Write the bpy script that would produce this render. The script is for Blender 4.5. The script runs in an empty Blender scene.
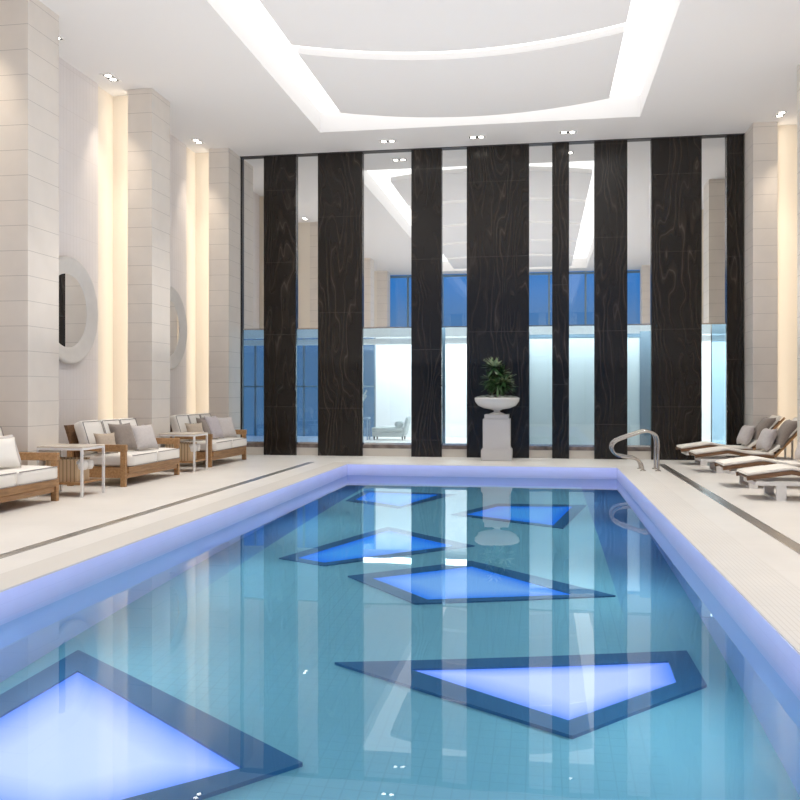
import bpy, bmesh, math, random
from mathutils import Vector, Matrix
random.seed(7)
sc = bpy.context.scene
COL = sc.collection
PI = math.pi

# ------------------------------------------------------------------ materials
def newmat(name):
    m = bpy.data.materials.new(name); m.use_nodes = True
    nt = m.node_tree; b = nt.nodes['Principled BSDF']
    return m, nt, b

def pbr(name, col, rough=0.5, metal=0.0, noise=0.0, nscale=8.0, bump=0.0, bscale=60.0, spec=0.5, sheen=0.0):
    m, nt, b = newmat(name)
    b.inputs['Base Color'].default_value = (*col, 1)
    b.inputs['Roughness'].default_value = rough
    b.inputs['Metallic'].default_value = metal
    b.inputs['Specular IOR Level'].default_value = spec
    if sheen: b.inputs['Sheen Weight'].default_value = sheen
    tc = nt.nodes.new('ShaderNodeTexCoord')
    if noise:
        n = nt.nodes.new('ShaderNodeTexNoise'); n.inputs['Scale'].default_value = nscale; n.inputs['Detail'].default_value = 4
        r = nt.nodes.new('ShaderNodeValToRGB')
        r.color_ramp.elements[0].position = 0.3; r.color_ramp.elements[1].position = 0.7
        r.color_ramp.elements[0].color = (*[c * (1 - noise) for c in col], 1)
        r.color_ramp.elements[1].color = (*[min(1, c * (1 + noise)) for c in col], 1)
        nt.links.new(tc.outputs['Object'], n.inputs['Vector'])
        nt.links.new(n.outputs['Fac'], r.inputs['Fac']); nt.links.new(r.outputs['Color'], b.inputs['Base Color'])
    if bump:
        n = nt.nodes.new('ShaderNodeTexNoise'); n.inputs['Scale'].default_value = bscale; n.inputs['Detail'].default_value = 3
        bp = nt.nodes.new('ShaderNodeBump'); bp.inputs['Strength'].default_value = bump; bp.inputs['Distance'].default_value = 0.01
        nt.links.new(tc.outputs['Object'], n.inputs['Vector'])
        nt.links.new(n.outputs['Fac'], bp.inputs['Height']); nt.links.new(bp.outputs['Normal'], b.inputs['Normal'])
    return m

def emit(name, col, strength):
    m = bpy.data.materials.new(name); m.use_nodes = True; nt = m.node_tree; nt.nodes.clear()
    e = nt.nodes.new('ShaderNodeEmission'); o = nt.nodes.new('ShaderNodeOutputMaterial')
    e.inputs['Color'].default_value = (*col, 1); e.inputs['Strength'].default_value = strength
    nt.links.new(e.outputs[0], o.inputs[0]); return m

def lines_mask(nt, axis, spacing, width, offset=0.0, coord='Object'):
    """1 on a thin joint line repeated along one axis, else 0"""
    tc = nt.nodes.new('ShaderNodeTexCoord'); sx = nt.nodes.new('ShaderNodeSeparateXYZ')
    nt.links.new(tc.outputs[coord], sx.inputs[0])
    a = nt.nodes.new('ShaderNodeMath'); a.operation = 'ADD'; a.inputs[1].default_value = offset + 100 * spacing
    nt.links.new(sx.outputs['XYZ'.index(axis)], a.inputs[0])
    d = nt.nodes.new('ShaderNodeMath'); d.operation = 'MODULO'; d.inputs[1].default_value = spacing
    nt.links.new(a.outputs[0], d.inputs[0])
    l = nt.nodes.new('ShaderNodeMath'); l.operation = 'LESS_THAN'; l.inputs[1].default_value = width
    nt.links.new(d.outputs[0], l.inputs[0]); return l.outputs[0]

def tiled(name, col, line, specs, rough=0.4, noise=0.04, nscale=3.0, spec=0.5, strength=1.0):
    m, nt, b = newmat(name)
    b.inputs['Roughness'].default_value = rough; b.inputs['Specular IOR Level'].default_value = spec
    tc = nt.nodes.new('ShaderNodeTexCoord')
    n = nt.nodes.new('ShaderNodeTexNoise'); n.inputs['Scale'].default_value = nscale; n.inputs['Detail'].default_value = 5
    r = nt.nodes.new('ShaderNodeValToRGB'); r.color_ramp.elements[0].position = 0.3; r.color_ramp.elements[1].position = 0.7
    r.color_ramp.elements[0].color = (*[c * (1 - noise) for c in col], 1)
    r.color_ramp.elements[1].color = (*[min(1, c * (1 + noise)) for c in col], 1)
    nt.links.new(tc.outputs['Object'], n.inputs['Vector']); nt.links.new(n.outputs['Fac'], r.inputs['Fac'])
    cur = r.outputs['Color']; 
    mask = None
    for s in specs:
        k = lines_mask(nt, *s)
        if mask is None: mask = k
        else:
            mx = nt.nodes.new('ShaderNodeMath'); mx.operation = 'MAXIMUM'
            nt.links.new(mask, mx.inputs[0]); nt.links.new(k, mx.inputs[1]); mask = mx.outputs[0]
    sc_ = nt.nodes.new('ShaderNodeMath'); sc_.operation = 'MULTIPLY'; sc_.inputs[1].default_value = strength
    nt.links.new(mask, sc_.inputs[0])
    mix = nt.nodes.new('ShaderNodeMix'); mix.data_type = 'RGBA'
    nt.links.new(sc_.outputs[0], mix.inputs['Factor']); nt.links.new(cur, mix.inputs['A'])
    mix.inputs['B'].default_value = (*line, 1)
    nt.links.new(mix.outputs['Result'], b.inputs['Base Color'])
    return m

def wood(name, dark, light, axis_scale=(3, 30, 30), rough=0.45):
    m, nt, b = newmat(name); b.inputs['Roughness'].default_value = rough
    tc = nt.nodes.new('ShaderNodeTexCoord'); mp = nt.nodes.new('ShaderNodeMapping'); mp.inputs['Scale'].default_value = axis_scale
    n = nt.nodes.new('ShaderNodeTexNoise'); n.inputs['Scale'].default_value = 2.0; n.inputs['Detail'].default_value = 6; n.inputs['Distortion'].default_value = 0.6
    r = nt.nodes.new('ShaderNodeValToRGB'); r.color_ramp.elements[0].position = 0.3; r.color_ramp.elements[1].position = 0.7
    r.color_ramp.elements[0].color = (*dark, 1); r.color_ramp.elements[1].color = (*light, 1)
    nt.links.new(tc.outputs['Object'], mp.inputs[0]); nt.links.new(mp.outputs[0], n.inputs['Vector'])
    nt.links.new(n.outputs['Fac'], r.inputs['Fac']); nt.links.new(r.outputs['Color'], b.inputs['Base Color'])
    return m

def marble(name, seed):
    m, nt, b = newmat(name); b.inputs['Roughness'].default_value = 0.22; b.inputs['Specular IOR Level'].default_value = 0.4
    tc = nt.nodes.new('ShaderNodeTexCoord'); mp = nt.nodes.new('ShaderNodeMapping')
    mp.inputs['Scale'].default_value = (1.1, 1.0, 0.24); mp.inputs['Location'].default_value = (seed * 3.7, 0, seed * 1.9)
    n = nt.nodes.new('ShaderNodeTexNoise'); n.inputs['Scale'].default_value = 1.5; n.inputs['Detail'].default_value = 2.5; n.inputs['Distortion'].default_value = 0.25
    nt.links.new(tc.outputs['Object'], mp.inputs[0]); nt.links.new(mp.outputs[0], n.inputs['Vector'])
    # contour lines of a smooth noise field stretched along the height: long wavy growth bands
    mu = nt.nodes.new('ShaderNodeMath'); mu.operation = 'MULTIPLY'; mu.inputs[1].default_value = 24.0
    nt.links.new(n.outputs['Fac'], mu.inputs[0])
    sx = nt.nodes.new('ShaderNodeSeparateXYZ'); nt.links.new(tc.outputs['Object'], sx.inputs[0])
    mx = nt.nodes.new('ShaderNodeMath'); mx.operation = 'MULTIPLY'; mx.inputs[1].default_value = 13.0
    nt.links.new(sx.outputs['X'], mx.inputs[0])
    ad = nt.nodes.new('ShaderNodeMath'); ad.operation = 'ADD'; nt.links.new(mu.outputs[0], ad.inputs[0]); nt.links.new(mx.outputs[0], ad.inputs[1])
    fr = nt.nodes.new('ShaderNodeMath'); fr.operation = 'PINGPONG'; fr.inputs[1].default_value = 1.0
    nt.links.new(ad.outputs[0], fr.inputs[0])
    r = nt.nodes.new('ShaderNodeValToRGB')
    e = r.color_ramp.elements; e[0].position = 0.0; e[0].color = (0.0105, 0.008, 0.0065, 1); e[1].position = 0.90; e[1].color = (0.028, 0.021, 0.016, 1)
    x = e.new(0.985); x.color = (0.062, 0.050, 0.042, 1); x = e.new(0.55); x.color = (0.014, 0.0105, 0.0085, 1)
    nt.links.new(fr.outputs[0], r.inputs['Fac'])
    n2 = nt.nodes.new('ShaderNodeTexNoise'); n2.inputs['Scale'].default_value = 2.2; n2.inputs['Detail'].default_value = 3
    nt.links.new(mp.outputs[0], n2.inputs['Vector'])
    r2 = nt.nodes.new('ShaderNodeValToRGB'); r2.color_ramp.elements[0].position = 0.35; r2.color_ramp.elements[1].position = 0.65
    nt.links.new(n2.outputs['Fac'], r2.inputs['Fac'])
    mixf = nt.nodes.new('ShaderNodeMix'); mixf.data_type = 'RGBA'; mixf.inputs['A'].default_value = (0.013, 0.010, 0.008, 1)
    nt.links.new(r2.outputs['Color'], mixf.inputs['Factor']); nt.links.new(r.outputs['Color'], mixf.inputs['B'])
    k = lines_mask(nt, 'Z', (1.95, 1.6, 2.1)[seed % 3], 0.010, seed * 0.53)
    mix = nt.nodes.new('ShaderNodeMix'); mix.data_type = 'RGBA'; mix.inputs['B'].default_value = (0.045, 0.039, 0.034, 1)
    nt.links.new(k, mix.inputs['Factor']); nt.links.new(mixf.outputs['Result'], mix.inputs['A'])
    nt.links.new(mix.outputs['Result'], b.inputs['Base Color'])
    return m

def glass_pane(name, tint, f=0.10):
    m = bpy.data.materials.new(name); m.use_nodes = True; nt = m.node_tree; nt.nodes.clear()
    o = nt.nodes.new('ShaderNodeOutputMaterial'); mix = nt.nodes.new('ShaderNodeMixShader')
    t = nt.nodes.new('ShaderNodeBsdfTransparent'); t.inputs[0].default_value = (*tint, 1)
    g = nt.nodes.new('ShaderNodeBsdfGlossy'); g.inputs['Roughness'].default_value = 0.0
    mix.inputs[0].default_value = f
    nt.links.new(t.outputs[0], mix.inputs[1]); nt.links.new(g.outputs[0], mix.inputs[2]); nt.links.new(mix.outputs[0], o.inputs[0])
    return m

M = {}
M['stone'] = tiled('cream_stone_blocks', (0.725, 0.67, 0.61), (0.47, 0.43, 0.39), [('Z', 0.331, 0.007, 0.05)], rough=0.55, noise=0.03)
M['plaster'] = pbr('cream_plaster', (0.80, 0.735, 0.64), 0.7)
M['fluted'] = tiled('ribbed_wall_panel', (0.72, 0.68, 0.665), (0.65, 0.61, 0.595), [('Y', 0.10, 0.008, 0.0), ('Z', 0.662, 0.009, 0.05)], rough=0.6, noise=0.02)
M['ceiling'] = pbr('white_ceiling_paint', (0.755, 0.74, 0.73), 0.8)
M['deck'] = tiled('beige_deck_stone', (0.79, 0.76, 0.715), (0.70, 0.665, 0.62), [('Y', 1.2, 0.006, 0.0)], rough=0.42, noise=0.035, nscale=1.2)
M['deck_rib'] = tiled('grooved_edge_tile', (0.78, 0.75, 0.705), (0.69, 0.655, 0.605), [('X', 0.035, 0.006, 0.0), ('Y', 0.6, 0.006, 0.0)], rough=0.5, noise=0.03, nscale=1.5)
M['pool_edge'] = tiled('violet_glow_pool_tile', (0.66, 0.69, 0.98), (0.60, 0.63, 0.92), [('Z', 0.10, 0.003, 0.0)], rough=0.35, noise=0.02)  # violet glow on the rim put into the tile colour
M['pool_side'] = tiled('deep_blue_pool_tile', (0.20, 0.36, 0.80), (0.17, 0.32, 0.72), [('Z', 0.15, 0.006, 0.0)], rough=0.5)
M['pool_floor'] = tiled('teal_pool_mosaic', (0.17, 0.47, 0.58), (0.155, 0.43, 0.54), [('X', 0.10, 0.008, 0.0), ('Y', 0.10, 0.008, 0.0)], rough=0.5, noise=0.05, nscale=0.8)
M['pool_border'] = tiled('blue_border_mosaic', (0.11, 0.34, 0.60), (0.10, 0.31, 0.56), [('X', 0.10, 0.008, 0.0), ('Y', 0.10, 0.008, 0.0)], rough=0.5)
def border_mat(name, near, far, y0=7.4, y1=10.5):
    # base colour runs from the near colour to the far colour along Y
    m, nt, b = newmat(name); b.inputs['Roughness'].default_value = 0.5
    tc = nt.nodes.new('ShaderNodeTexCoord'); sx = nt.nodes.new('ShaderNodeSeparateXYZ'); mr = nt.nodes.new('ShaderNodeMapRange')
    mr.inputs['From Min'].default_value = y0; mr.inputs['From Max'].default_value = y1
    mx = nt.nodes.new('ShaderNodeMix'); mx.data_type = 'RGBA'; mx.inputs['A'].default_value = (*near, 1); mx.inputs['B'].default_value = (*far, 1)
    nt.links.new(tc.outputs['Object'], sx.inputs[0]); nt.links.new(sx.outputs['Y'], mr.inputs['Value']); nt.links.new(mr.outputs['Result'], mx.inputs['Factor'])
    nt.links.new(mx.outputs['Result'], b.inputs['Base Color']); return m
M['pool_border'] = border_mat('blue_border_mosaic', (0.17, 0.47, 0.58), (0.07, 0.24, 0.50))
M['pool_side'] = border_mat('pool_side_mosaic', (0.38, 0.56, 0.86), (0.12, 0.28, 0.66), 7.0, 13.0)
M['frame_blue'] = pbr('dark_blue_frame', (0.022, 0.14, 0.29), 0.4)
M['mirror'] = pbr('mirror_glass', (0.86, 0.87, 0.87), 0.0, 1.0)
M['steel'] = pbr('brushed_steel', (0.55, 0.54, 0.53), 0.22, 1.0)
M['chrome'] = pbr('polished_steel', (0.55, 0.51, 0.465), 0.16, 1.0)
M['drain'] = tiled('steel_drain_grate', (0.55, 0.51, 0.47), (0.16, 0.14, 0.13), [('Y', 0.05, 0.012, 0.0)], rough=0.3)
M['drain'].node_tree.nodes['Principled BSDF'].inputs['Metallic'].default_value = 0.85
M['black'] = pbr('black_metal', (0.012, 0.012, 0.014), 0.4)
M['teak'] = wood('teak_wood', (0.30, 0.155, 0.062), (0.48, 0.275, 0.125), (20, 2, 20))
M['teak_dark'] = wood('dark_teak', (0.13, 0.065, 0.03), (0.25, 0.13, 0.06), (2, 20, 20))
M['cushion'] = pbr('offwhite_fabric', (0.86, 0.825, 0.77), 0.9, bump=0.15, bscale=200, sheen=0.2)
M['piping'] = pbr('grey_piping', (0.33, 0.30, 0.29), 0.9)
M['taupe'] = pbr('taupe_fabric', (0.25, 0.205, 0.175), 0.9, noise=0.08, nscale=30, sheen=0.3)
M['tan'] = pbr('tan_fabric', (0.52, 0.43, 0.34), 0.9, noise=0.06, nscale=30)
M['lightgrey'] = pbr('light_grey_fabric', (0.56, 0.52, 0.505), 0.9, noise=0.05, nscale=30)
M['lilac'] = pbr('pale_lilac_grey_fabric', (0.52, 0.48, 0.50), 0.9, noise=0.05, nscale=30)
M['stripe'] = tiled('striped_fabric', (0.72, 0.70, 0.70), (0.42, 0.38, 0.38), [('Y', 0.06, 0.018, 0.0)], rough=0.9)
M['white_metal'] = pbr('white_powder_coat', (0.80, 0.78, 0.755), 0.4)
M['table_top'] = pbr('cream_table_top', (0.70, 0.62, 0.52), 0.25)
M['rattan'] = tiled('tan_rattan', (0.62, 0.46, 0.29), (0.36, 0.24, 0.13), [('X', 0.055, 0.016, 0.0)], rough=0.6)
M['towel'] = pbr('white_towel', (0.82, 0.79, 0.75), 1.0, bump=0.5, bscale=120)
M['ring'] = pbr('pale_plaster_ring', (0.62, 0.595, 0.565), 0.35, noise=0.03, nscale=6)
M['pad'] = pbr('cream_lounger_pad', (0.88, 0.84, 0.77), 0.9, bump=0.15, bscale=150)
M['urn'] = pbr('white_glazed_urn', (0.82, 0.80, 0.76), 0.22)
M['pedestal'] = pbr('white_pedestal', (0.68, 0.66, 0.64), 0.45)
M['soil'] = pbr('grey_pebbles', (0.20, 0.22, 0.20), 0.9, noise=0.4, nscale=40)
M['leaf'] = pbr('dark_green_leaf', (0.035, 0.10, 0.028), 0.35, noise=0.4, nscale=14)
M['leaf_pale'] = pbr('pale_green_leaf', (0.42, 0.50, 0.30), 0.4, noise=0.2, nscale=14)
M['bark'] = pbr('brown_stem', (0.10, 0.07, 0.04), 0.8)
M['coffer_light'] = emit('luminous_membrane', (1.0, 0.985, 0.97), 1.6)
M['lamp'] = emit('downlight_lamp', (1.0, 0.95, 0.86), 9.0)
M['sill_stone'] = pbr('brown_sill_marble', (0.20, 0.16, 0.14), 0.15, noise=0.6, nscale=5)
M['plinth'] = pbr('cream_plinth_stone', (0.70, 0.65, 0.58), 0.5)
M['glass_clear'] = glass_pane('clear_glass', (0.90, 0.96, 0.97), 0.07)
M['glass_win'] = glass_pane('window_glass', (0.93, 0.96, 0.98), 0.05)
M['glass_blue'] = glass_pane('blue_tinted_glass', (0.72, 0.86, 0.95), 0.06)
M['frost'] = pbr('pale_teal_screen', (0.64, 0.73, 0.765), 0.5)
M['lounge_white'] = pbr('white_lounge_wall', (0.88, 0.89, 0.90), 0.7)
M['lounge_grey'] = pbr('grey_lounge_wall', (0.45, 0.52, 0.56), 0.7)
M['slate'] = pbr('slate_blue_fin', (0.15, 0.23, 0.30), 0.4)
M['chaise'] = pbr('pale_grey_velvet', (0.50, 0.54, 0.54), 0.8)
M['blue_lacquer'] = pbr('blue_grey_lacquer', (0.22, 0.34, 0.50), 0.4)
M['tower'] = tiled('tower_facade', (0.10, 0.16, 0.30), (0.02, 0.04, 0.09), [('Z', 3.2, 1.4, 0.0)], rough=0.4)

# water: one refracting surface
def water_mat():
    m, nt, b = newmat('pool_water')
    nt.nodes.remove(b)
    o = nt.nodes['Material Output']
    g = nt.nodes.new('ShaderNodeBsdfGlass'); g.inputs['IOR'].default_value = 1.33; g.inputs['Roughness'].default_value = 0.0
    g.inputs['Color'].default_value = (0.97, 0.99, 1.0, 1)
    tc = nt.nodes.new('ShaderNodeTexCoord'); n = nt.nodes.new('ShaderNodeTexNoise'); n.inputs['Scale'].default_value = 1.1; n.inputs['Detail'].default_value = 2
    bp = nt.nodes.new('ShaderNodeBump'); bp.inputs['Strength'].default_value = 0.06; bp.inputs['Distance'].default_value = 0.02
    nt.links.new(tc.outputs['Object'], n.inputs['Vector']); nt.links.new(n.outputs['Fac'], bp.inputs['Height'])
    nt.links.new(bp.outputs['Normal'], g.inputs['Normal'])
    nt.links.new(g.outputs[0], o.inputs['Surface'])
    return m
M['water'] = water_mat()

# ------------------------------------------------------------------ geometry helpers
def link(name, bm, mat, parent=None, smooth=False):
    me = bpy.data.meshes.new(name); bmesh.ops.recalc_face_normals(bm, faces=bm.faces[:]) 
    bm.to_mesh(me); bm.free()
    for m in (mat if isinstance(mat, (list, tuple)) else [mat]): me.materials.append(M[m] if isinstance(m, str) else m)
    if smooth:
        for p in me.polygons: p.use_smooth = True
    o = bpy.data.objects.new(name, me); COL.objects.link(o)
    if parent: o.parent = parent
    return o

def bx(bm, x0, x1, y0, y1, z0, z1, bev=0.0, mi=0):
    vs = [bm.verts.new((x, y, z)) for x in (x0, x1) for y in (y0, y1) for z in (z0, z1)]
    idx = [(0, 1, 3, 2), (4, 6, 7, 5), (0, 4, 5, 1), (2, 3, 7, 6), (0, 2, 6, 4), (1, 5, 7, 3)]
    fs = [bm.faces.new([vs[i] for i in f]) for f in idx]
    for f in fs: f.material_index = mi
    if bev:
        es = list({e for f in fs for e in f.edges})
        bmesh.ops.bevel(bm, geom=es, offset=bev, segments=2, profile=0.5, affect='EDGES')
    return vs

def box(name, x0, x1, y0, y1, z0, z1, mat, parent=None, bev=0.0):
    bm = bmesh.new(); bx(bm, x0, x1, y0, y1, z0, z1, bev); return link(name, bm, mat, parent)

def tube(bm, pts, r, seg=10, cap=True):
    pts = [Vector(p) for p in pts]; rings = []; nrm = None
    for i, p in enumerate(pts):
        if i == 0: t = pts[1] - p
        elif i == len(pts) - 1: t = p - pts[i - 1]
        else: t = (pts[i + 1] - p).normalized() + (p - pts[i - 1]).normalized()
        t.normalize()
        if nrm is None:
            nrm = t.orthogonal().normalized()
        else:
            nrm = (nrm - t * nrm.dot(t)).normalized()
        b = t.cross(nrm)
        rr = r[i] if isinstance(r, (list, tuple)) else r
        rings.append([bm.verts.new(p + (nrm * math.cos(2 * PI * k / seg) + b * math.sin(2 * PI * k / seg)) * rr) for k in range(seg)])
    for a, b_ in zip(rings, rings[1:]):
        for k in range(seg): bm.faces.new((a[k], a[(k + 1) % seg], b_[(k + 1) % seg], b_[k]))
    if cap:
        bm.faces.new(rings[0]); bm.faces.new(rings[-1])

def spline(pts, n=6):
    P = [Vector(p) for p in pts]; out = []
    for i in range(len(P) - 1):
        p0 = P[max(i - 1, 0)]; p1 = P[i]; p2 = P[i + 1]; p3 = P[min(i + 2, len(P) - 1)]
        for k in range(n):
            t = k / n
            out.append(0.5 * ((2 * p1) + (p2 - p0) * t + (2 * p0 - 5 * p1 + 4 * p2 - p3) * t * t + (3 * p1 - p0 - 3 * p2 + p3) * t ** 3))
    out.append(P[-1]); return out

def lathe(bm, prof, cx, cy, seg=40):
    rings = []
    for r, z in prof:
        rings.append([bm.verts.new((cx + r * math.cos(2 * PI * k / seg), cy + r * math.sin(2 * PI * k / seg), z)) for k in range(seg)])
    for a, b in zip(rings, rings[1:]):
        for k in range(seg): bm.faces.new((a[k], a[(k + 1) % seg], b[(k + 1) % seg], b[k]))
    bm.faces.new(rings[0]); bm.faces.new(rings[-1])

def soft_box(bm, cx, cy, cz, sx, sy, sz, p=0.18, puff=0.04, n=8, M4=None):
    """a cushion: rounded-corner block with gently crowned faces"""
    start = len(bm.verts)
    tmp = bmesh.new()
    bmesh.ops.create_cube(tmp, size=2.0)
    bmesh.ops.subdivide_edges(tmp, edges=tmp.edges[:], cuts=n, use_grid_fill=True)
    for v in tmp.verts:
        x, y, z = v.co
        r = p
        c = Vector((x, y, z))
        # round the corners
        hx, hy, hz = sx / 2, sy / 2, sz / 2
        rr = min(r, hx, hy, hz) * 0.95
        q = Vector((x * hx, y * hy, z * hz))
        inner = Vector((max(-hx + rr, min(hx - rr, q.x)), max(-hy + rr, min(hy - rr, q.y)), max(-hz + rr, min(hz - rr, q.z))))
        d = q - inner
        if d.length > 1e-6: q = inner + d.normalized() * rr
        kx, ky, kz = 1 - x * x, 1 - y * y, 1 - z * z
        q.z += math.copysign(puff * kx * ky, z) if abs(z) > 0.3 else 0
        q.x += math.copysign(puff * 0.5 * ky * kz, x) if abs(x) > 0.95 else 0
        q.y += math.copysign(puff * 0.5 * kx * kz, y) if abs(y) > 0.95 else 0
        v.co = q
    T = M4 if M4 is not None else Matrix.Translation((cx, cy, cz))
    mp = {}
    for v in tmp.verts: mp[v] = bm.verts.new(T @ v.co)
    for f in tmp.faces: bm.faces.new([mp[v] for v in f.verts])
    tmp.free()

def pillow_bm(w, h, t, n=14, pinch=0.10):
    """throw pillow standing in the local YZ plane (thickness along X), pointed corners, base at z=0"""
    bm = bmesh.new(); grid = {}
    for side in (1, -1):
        for i in range(n + 1):
            for j in range(n + 1):
                u = -1 + 2 * i / n; v = -1 + 2 * j / n
                edge = (i in (0, n) or j in (0, n))
                if edge and side == -1: grid[(side, i, j)] = grid[(1, i, j)]; continue
                yy = u * (1 - pinch * (1 - v * v) * 1.0) * w / 2 if True else 0
                zz = v * (1 - pinch * (1 - u * u)) * h / 2
                th = t / 2 * max(0, (1 - u ** 4)) ** 0.6 * max(0, (1 - v ** 4)) ** 0.6
                grid[(side, i, j)] = bm.verts.new((side * th, yy, zz + h / 2))
    for side in (1, -1):
        for i in range(n):
            for j in range(n):
                q = [grid[(side, i, j)], grid[(side, i + 1, j)], grid[(side, i + 1, j + 1)], grid[(side, i, j + 1)]]
                if side == -1: q.reverse()
                bm.faces.new(q)
    return bm

def tag(o, label=None, cat=None, group=None, kind=None):
    if label: o['label'] = label
    if cat: o['category'] = cat
    if group: o['group'] = group
    if kind: o['kind'] = kind
    return o

def empty(name, loc=(0, 0, 0), label=None, cat=None, group=None, rz=0.0):
    o = bpy.data.objects.new(name, None); COL.objects.link(o); o.location = loc; o.rotation_euler.z = rz
    o.empty_display_size = 0.1
    return tag(o, label, cat, group)

def struct(o): o['kind'] = 'structure'; return o

def children(o): return [c for c in bpy.data.objects if c.parent == o]
def copy_tree(o, parent=None):
    kids = children(o); c = o.copy(); COL.objects.link(c)
    if parent: c.parent = parent
    for ch in kids: copy_tree(ch, c)
    return c

# ------------------------------------------------------------------ dimensions (metres; camera stands over x=0, y=0)
XL, XR = -7.55, 4.95          # side wall planes
YB, YE = 18.65, -1.25         # far glass wall, window wall behind the camera
H = 6.66
PX0, PX1, PY0, PY1 = -3.77, 1.36, 1.6, 16.55    # pool opening
WZ, FZ = -0.208, -1.60

# ------------------------------------------------------------------ floor and pool
bm = bmesh.new()
bx(bm, XL, PX0 - 0.35, YE, YB + 0.3, -0.12, 0.0)
bx(bm, PX1 + 0.45, XR, YE, YB + 0.3, -0.12, 0.0)
bx(bm, PX0 - 0.35, PX1 + 0.45, YE, PY0 - 0.3, -0.12, 0.0)
bx(bm, PX0 - 0.35, PX1 + 0.45, PY1 + 0.35, YB + 0.3, -0.12, 0.0)
struct(link('floor', bm, 'deck'))
bm = bmesh.new()   # grooved tile coping round the water
bx(bm, PX0 - 0.35, PX0, PY0 - 0.3, PY1 + 0.35, -0.12, 0.0)
bx(bm, PX1, PX1 + 0.45, PY0 - 0.3, PY1 + 0.35, -0.12, 0.0)
bx(bm, PX0, PX1, PY0 - 0.3, PY0, -0.12, 0.0)
bx(bm, PX0, PX1, PY1, PY1 + 0.35, -0.12, 0.0)
struct(link('floor_coping', bm, 'deck_rib'))
def ring_walls(name, z0, z1, mat, t=0.2):
    for side, a in (('left', (PX0 - t, PX0, PY0 - t, PY1 + t)), ('right', (PX1, PX1 + t, PY0 - t, PY1 + t)), ('near', (PX0, PX1, PY0 - t, PY0)), ('far', (PX0, PX1, PY1, PY1 + t))):
        struct(box(name + '_' + side, *a, z0, z1, mat))
ring_walls('wall_pool_rim', -0.34, -0.12, 'pool_edge')
bm = bmesh.new()  # the visible rim tile right up under the coping
for a in ((PX0 - 0.02, PX0 + 0.004, PY0, PY1), (PX1 - 0.004, PX1 + 0.02, PY0, PY1), (PX0, PX1, PY0 - 0.02, PY0 + 0.004), (PX0, PX1, PY1 - 0.004, PY1 + 0.02)):
    bx(bm, *a, -0.34, -0.012)
struct(link('trim_1', bm, 'pool_edge'))
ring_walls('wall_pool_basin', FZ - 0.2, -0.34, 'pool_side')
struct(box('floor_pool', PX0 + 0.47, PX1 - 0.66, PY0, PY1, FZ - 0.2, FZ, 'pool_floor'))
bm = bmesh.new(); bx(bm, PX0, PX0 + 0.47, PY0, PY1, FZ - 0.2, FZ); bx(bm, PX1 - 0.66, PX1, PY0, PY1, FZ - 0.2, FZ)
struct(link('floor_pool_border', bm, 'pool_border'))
bm = bmesh.new()
vs = [bm.verts.new(p) for p in ((PX0, PY0, WZ), (PX1, PY0, WZ), (PX1, PY1, WZ), (PX0, PY1, WZ))]; bm.faces.new(vs)
w = link('pool_water', bm, 'water')
tag(w, 'still blue swimming pool water reflecting the tall striped wall', 'water', kind='stuff')

# kite shaped light panels let into the pool floor
def led(name, edge, mid, s):
    m = bpy.data.materials.new(name); m.use_nodes = True; nt = m.node_tree; nt.nodes.clear()
    e = nt.nodes.new('ShaderNodeEmission'); o = nt.nodes.new('ShaderNodeOutputMaterial')
    at = nt.nodes.new('ShaderNodeAttribute'); at.attribute_name = 'core'
    mx = nt.nodes.new('ShaderNodeMix'); mx.data_type = 'RGBA'
    mx.inputs['A'].default_value = (*edge, 1); mx.inputs['B'].default_value = (*mid, 1)
    nt.links.new(at.outputs['Fac'], mx.inputs['Factor']); nt.links.new(mx.outputs['Result'], e.inputs['Color'])
    e.inputs['Strength'].default_value = s; nt.links.new(e.outputs[0], o.inputs[0]); return m
LED_PALE = led('pale_led', (0.10, 0.26, 1.0), (0.48, 0.62, 1.0), 1.15)  # far panels bluer: the water's tint is put into the emission colours
LED_MID = led('mid_led', (0.02, 0.22, 1.0), (0.20, 0.48, 1.0), 1.0)
LED_BLUE = led('blue_led', (0.015, 0.19, 1.0), (0.07, 0.38, 1.0), 1.0)
panels = [
 ([(-3.56, 6.24), (-1.38, 4.89), (-2.34, 3.94), (-3.70, 4.08)], [(-3.34, 5.85), (-1.70, 4.77), (-2.51, 4.08), (-3.50, 4.25)], LED_PALE, 'large pale blue glowing kite panel on the pool floor at lower left'),
 ([(-2.96, 9.51), (-2.09, 11.67), (-0.82, 10.57), (-2.37, 9.25)], [(-2.76, 9.56), (-2.04, 11.40), (-1.07, 10.53), (-2.40, 9.38)], LED_BLUE, 'deep blue glowing kite panel left of centre, middle of the pool'),
 ([(-2.01, 8.84), (-0.79, 9.74), (0.68, 8.49), (-1.17, 7.96)], [(-1.75, 8.80), (-0.77, 9.49), (0.29, 8.47), (-1.07, 8.10)], LED_MID, 'blue glowing kite panel just in front of the urn reflection'),
 ([(-3.22, 14.02), (-3.18, 15.39), (-1.50, 15.11), (-2.22, 13.33)], [(-3.09, 14.17), (-3.05, 15.15), (-1.79, 15.02), (-2.22, 13.55)], LED_BLUE, 'deep blue glowing kite panel at the far left corner of the pool'),
 ([(-1.35, 12.85), (-0.73, 14.08), (0.69, 14.13), (0.27, 11.91)], [(-1.13, 12.88), (-0.70, 13.80), (0.46, 13.93), (0.14, 12.12)], LED_BLUE, 'blue glowing kite panel at the far right below the urn'),
 ([(-1.55, 6.38), (1.10, 7.01), (1.13, 6.34), (0.18, 5.46)], [(-0.97, 6.34), (0.93, 6.76), (0.93, 6.36), (0.16, 5.66)], LED_PALE, 'pale blue glowing kite panel at the near right of the pool'),
]
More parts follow.
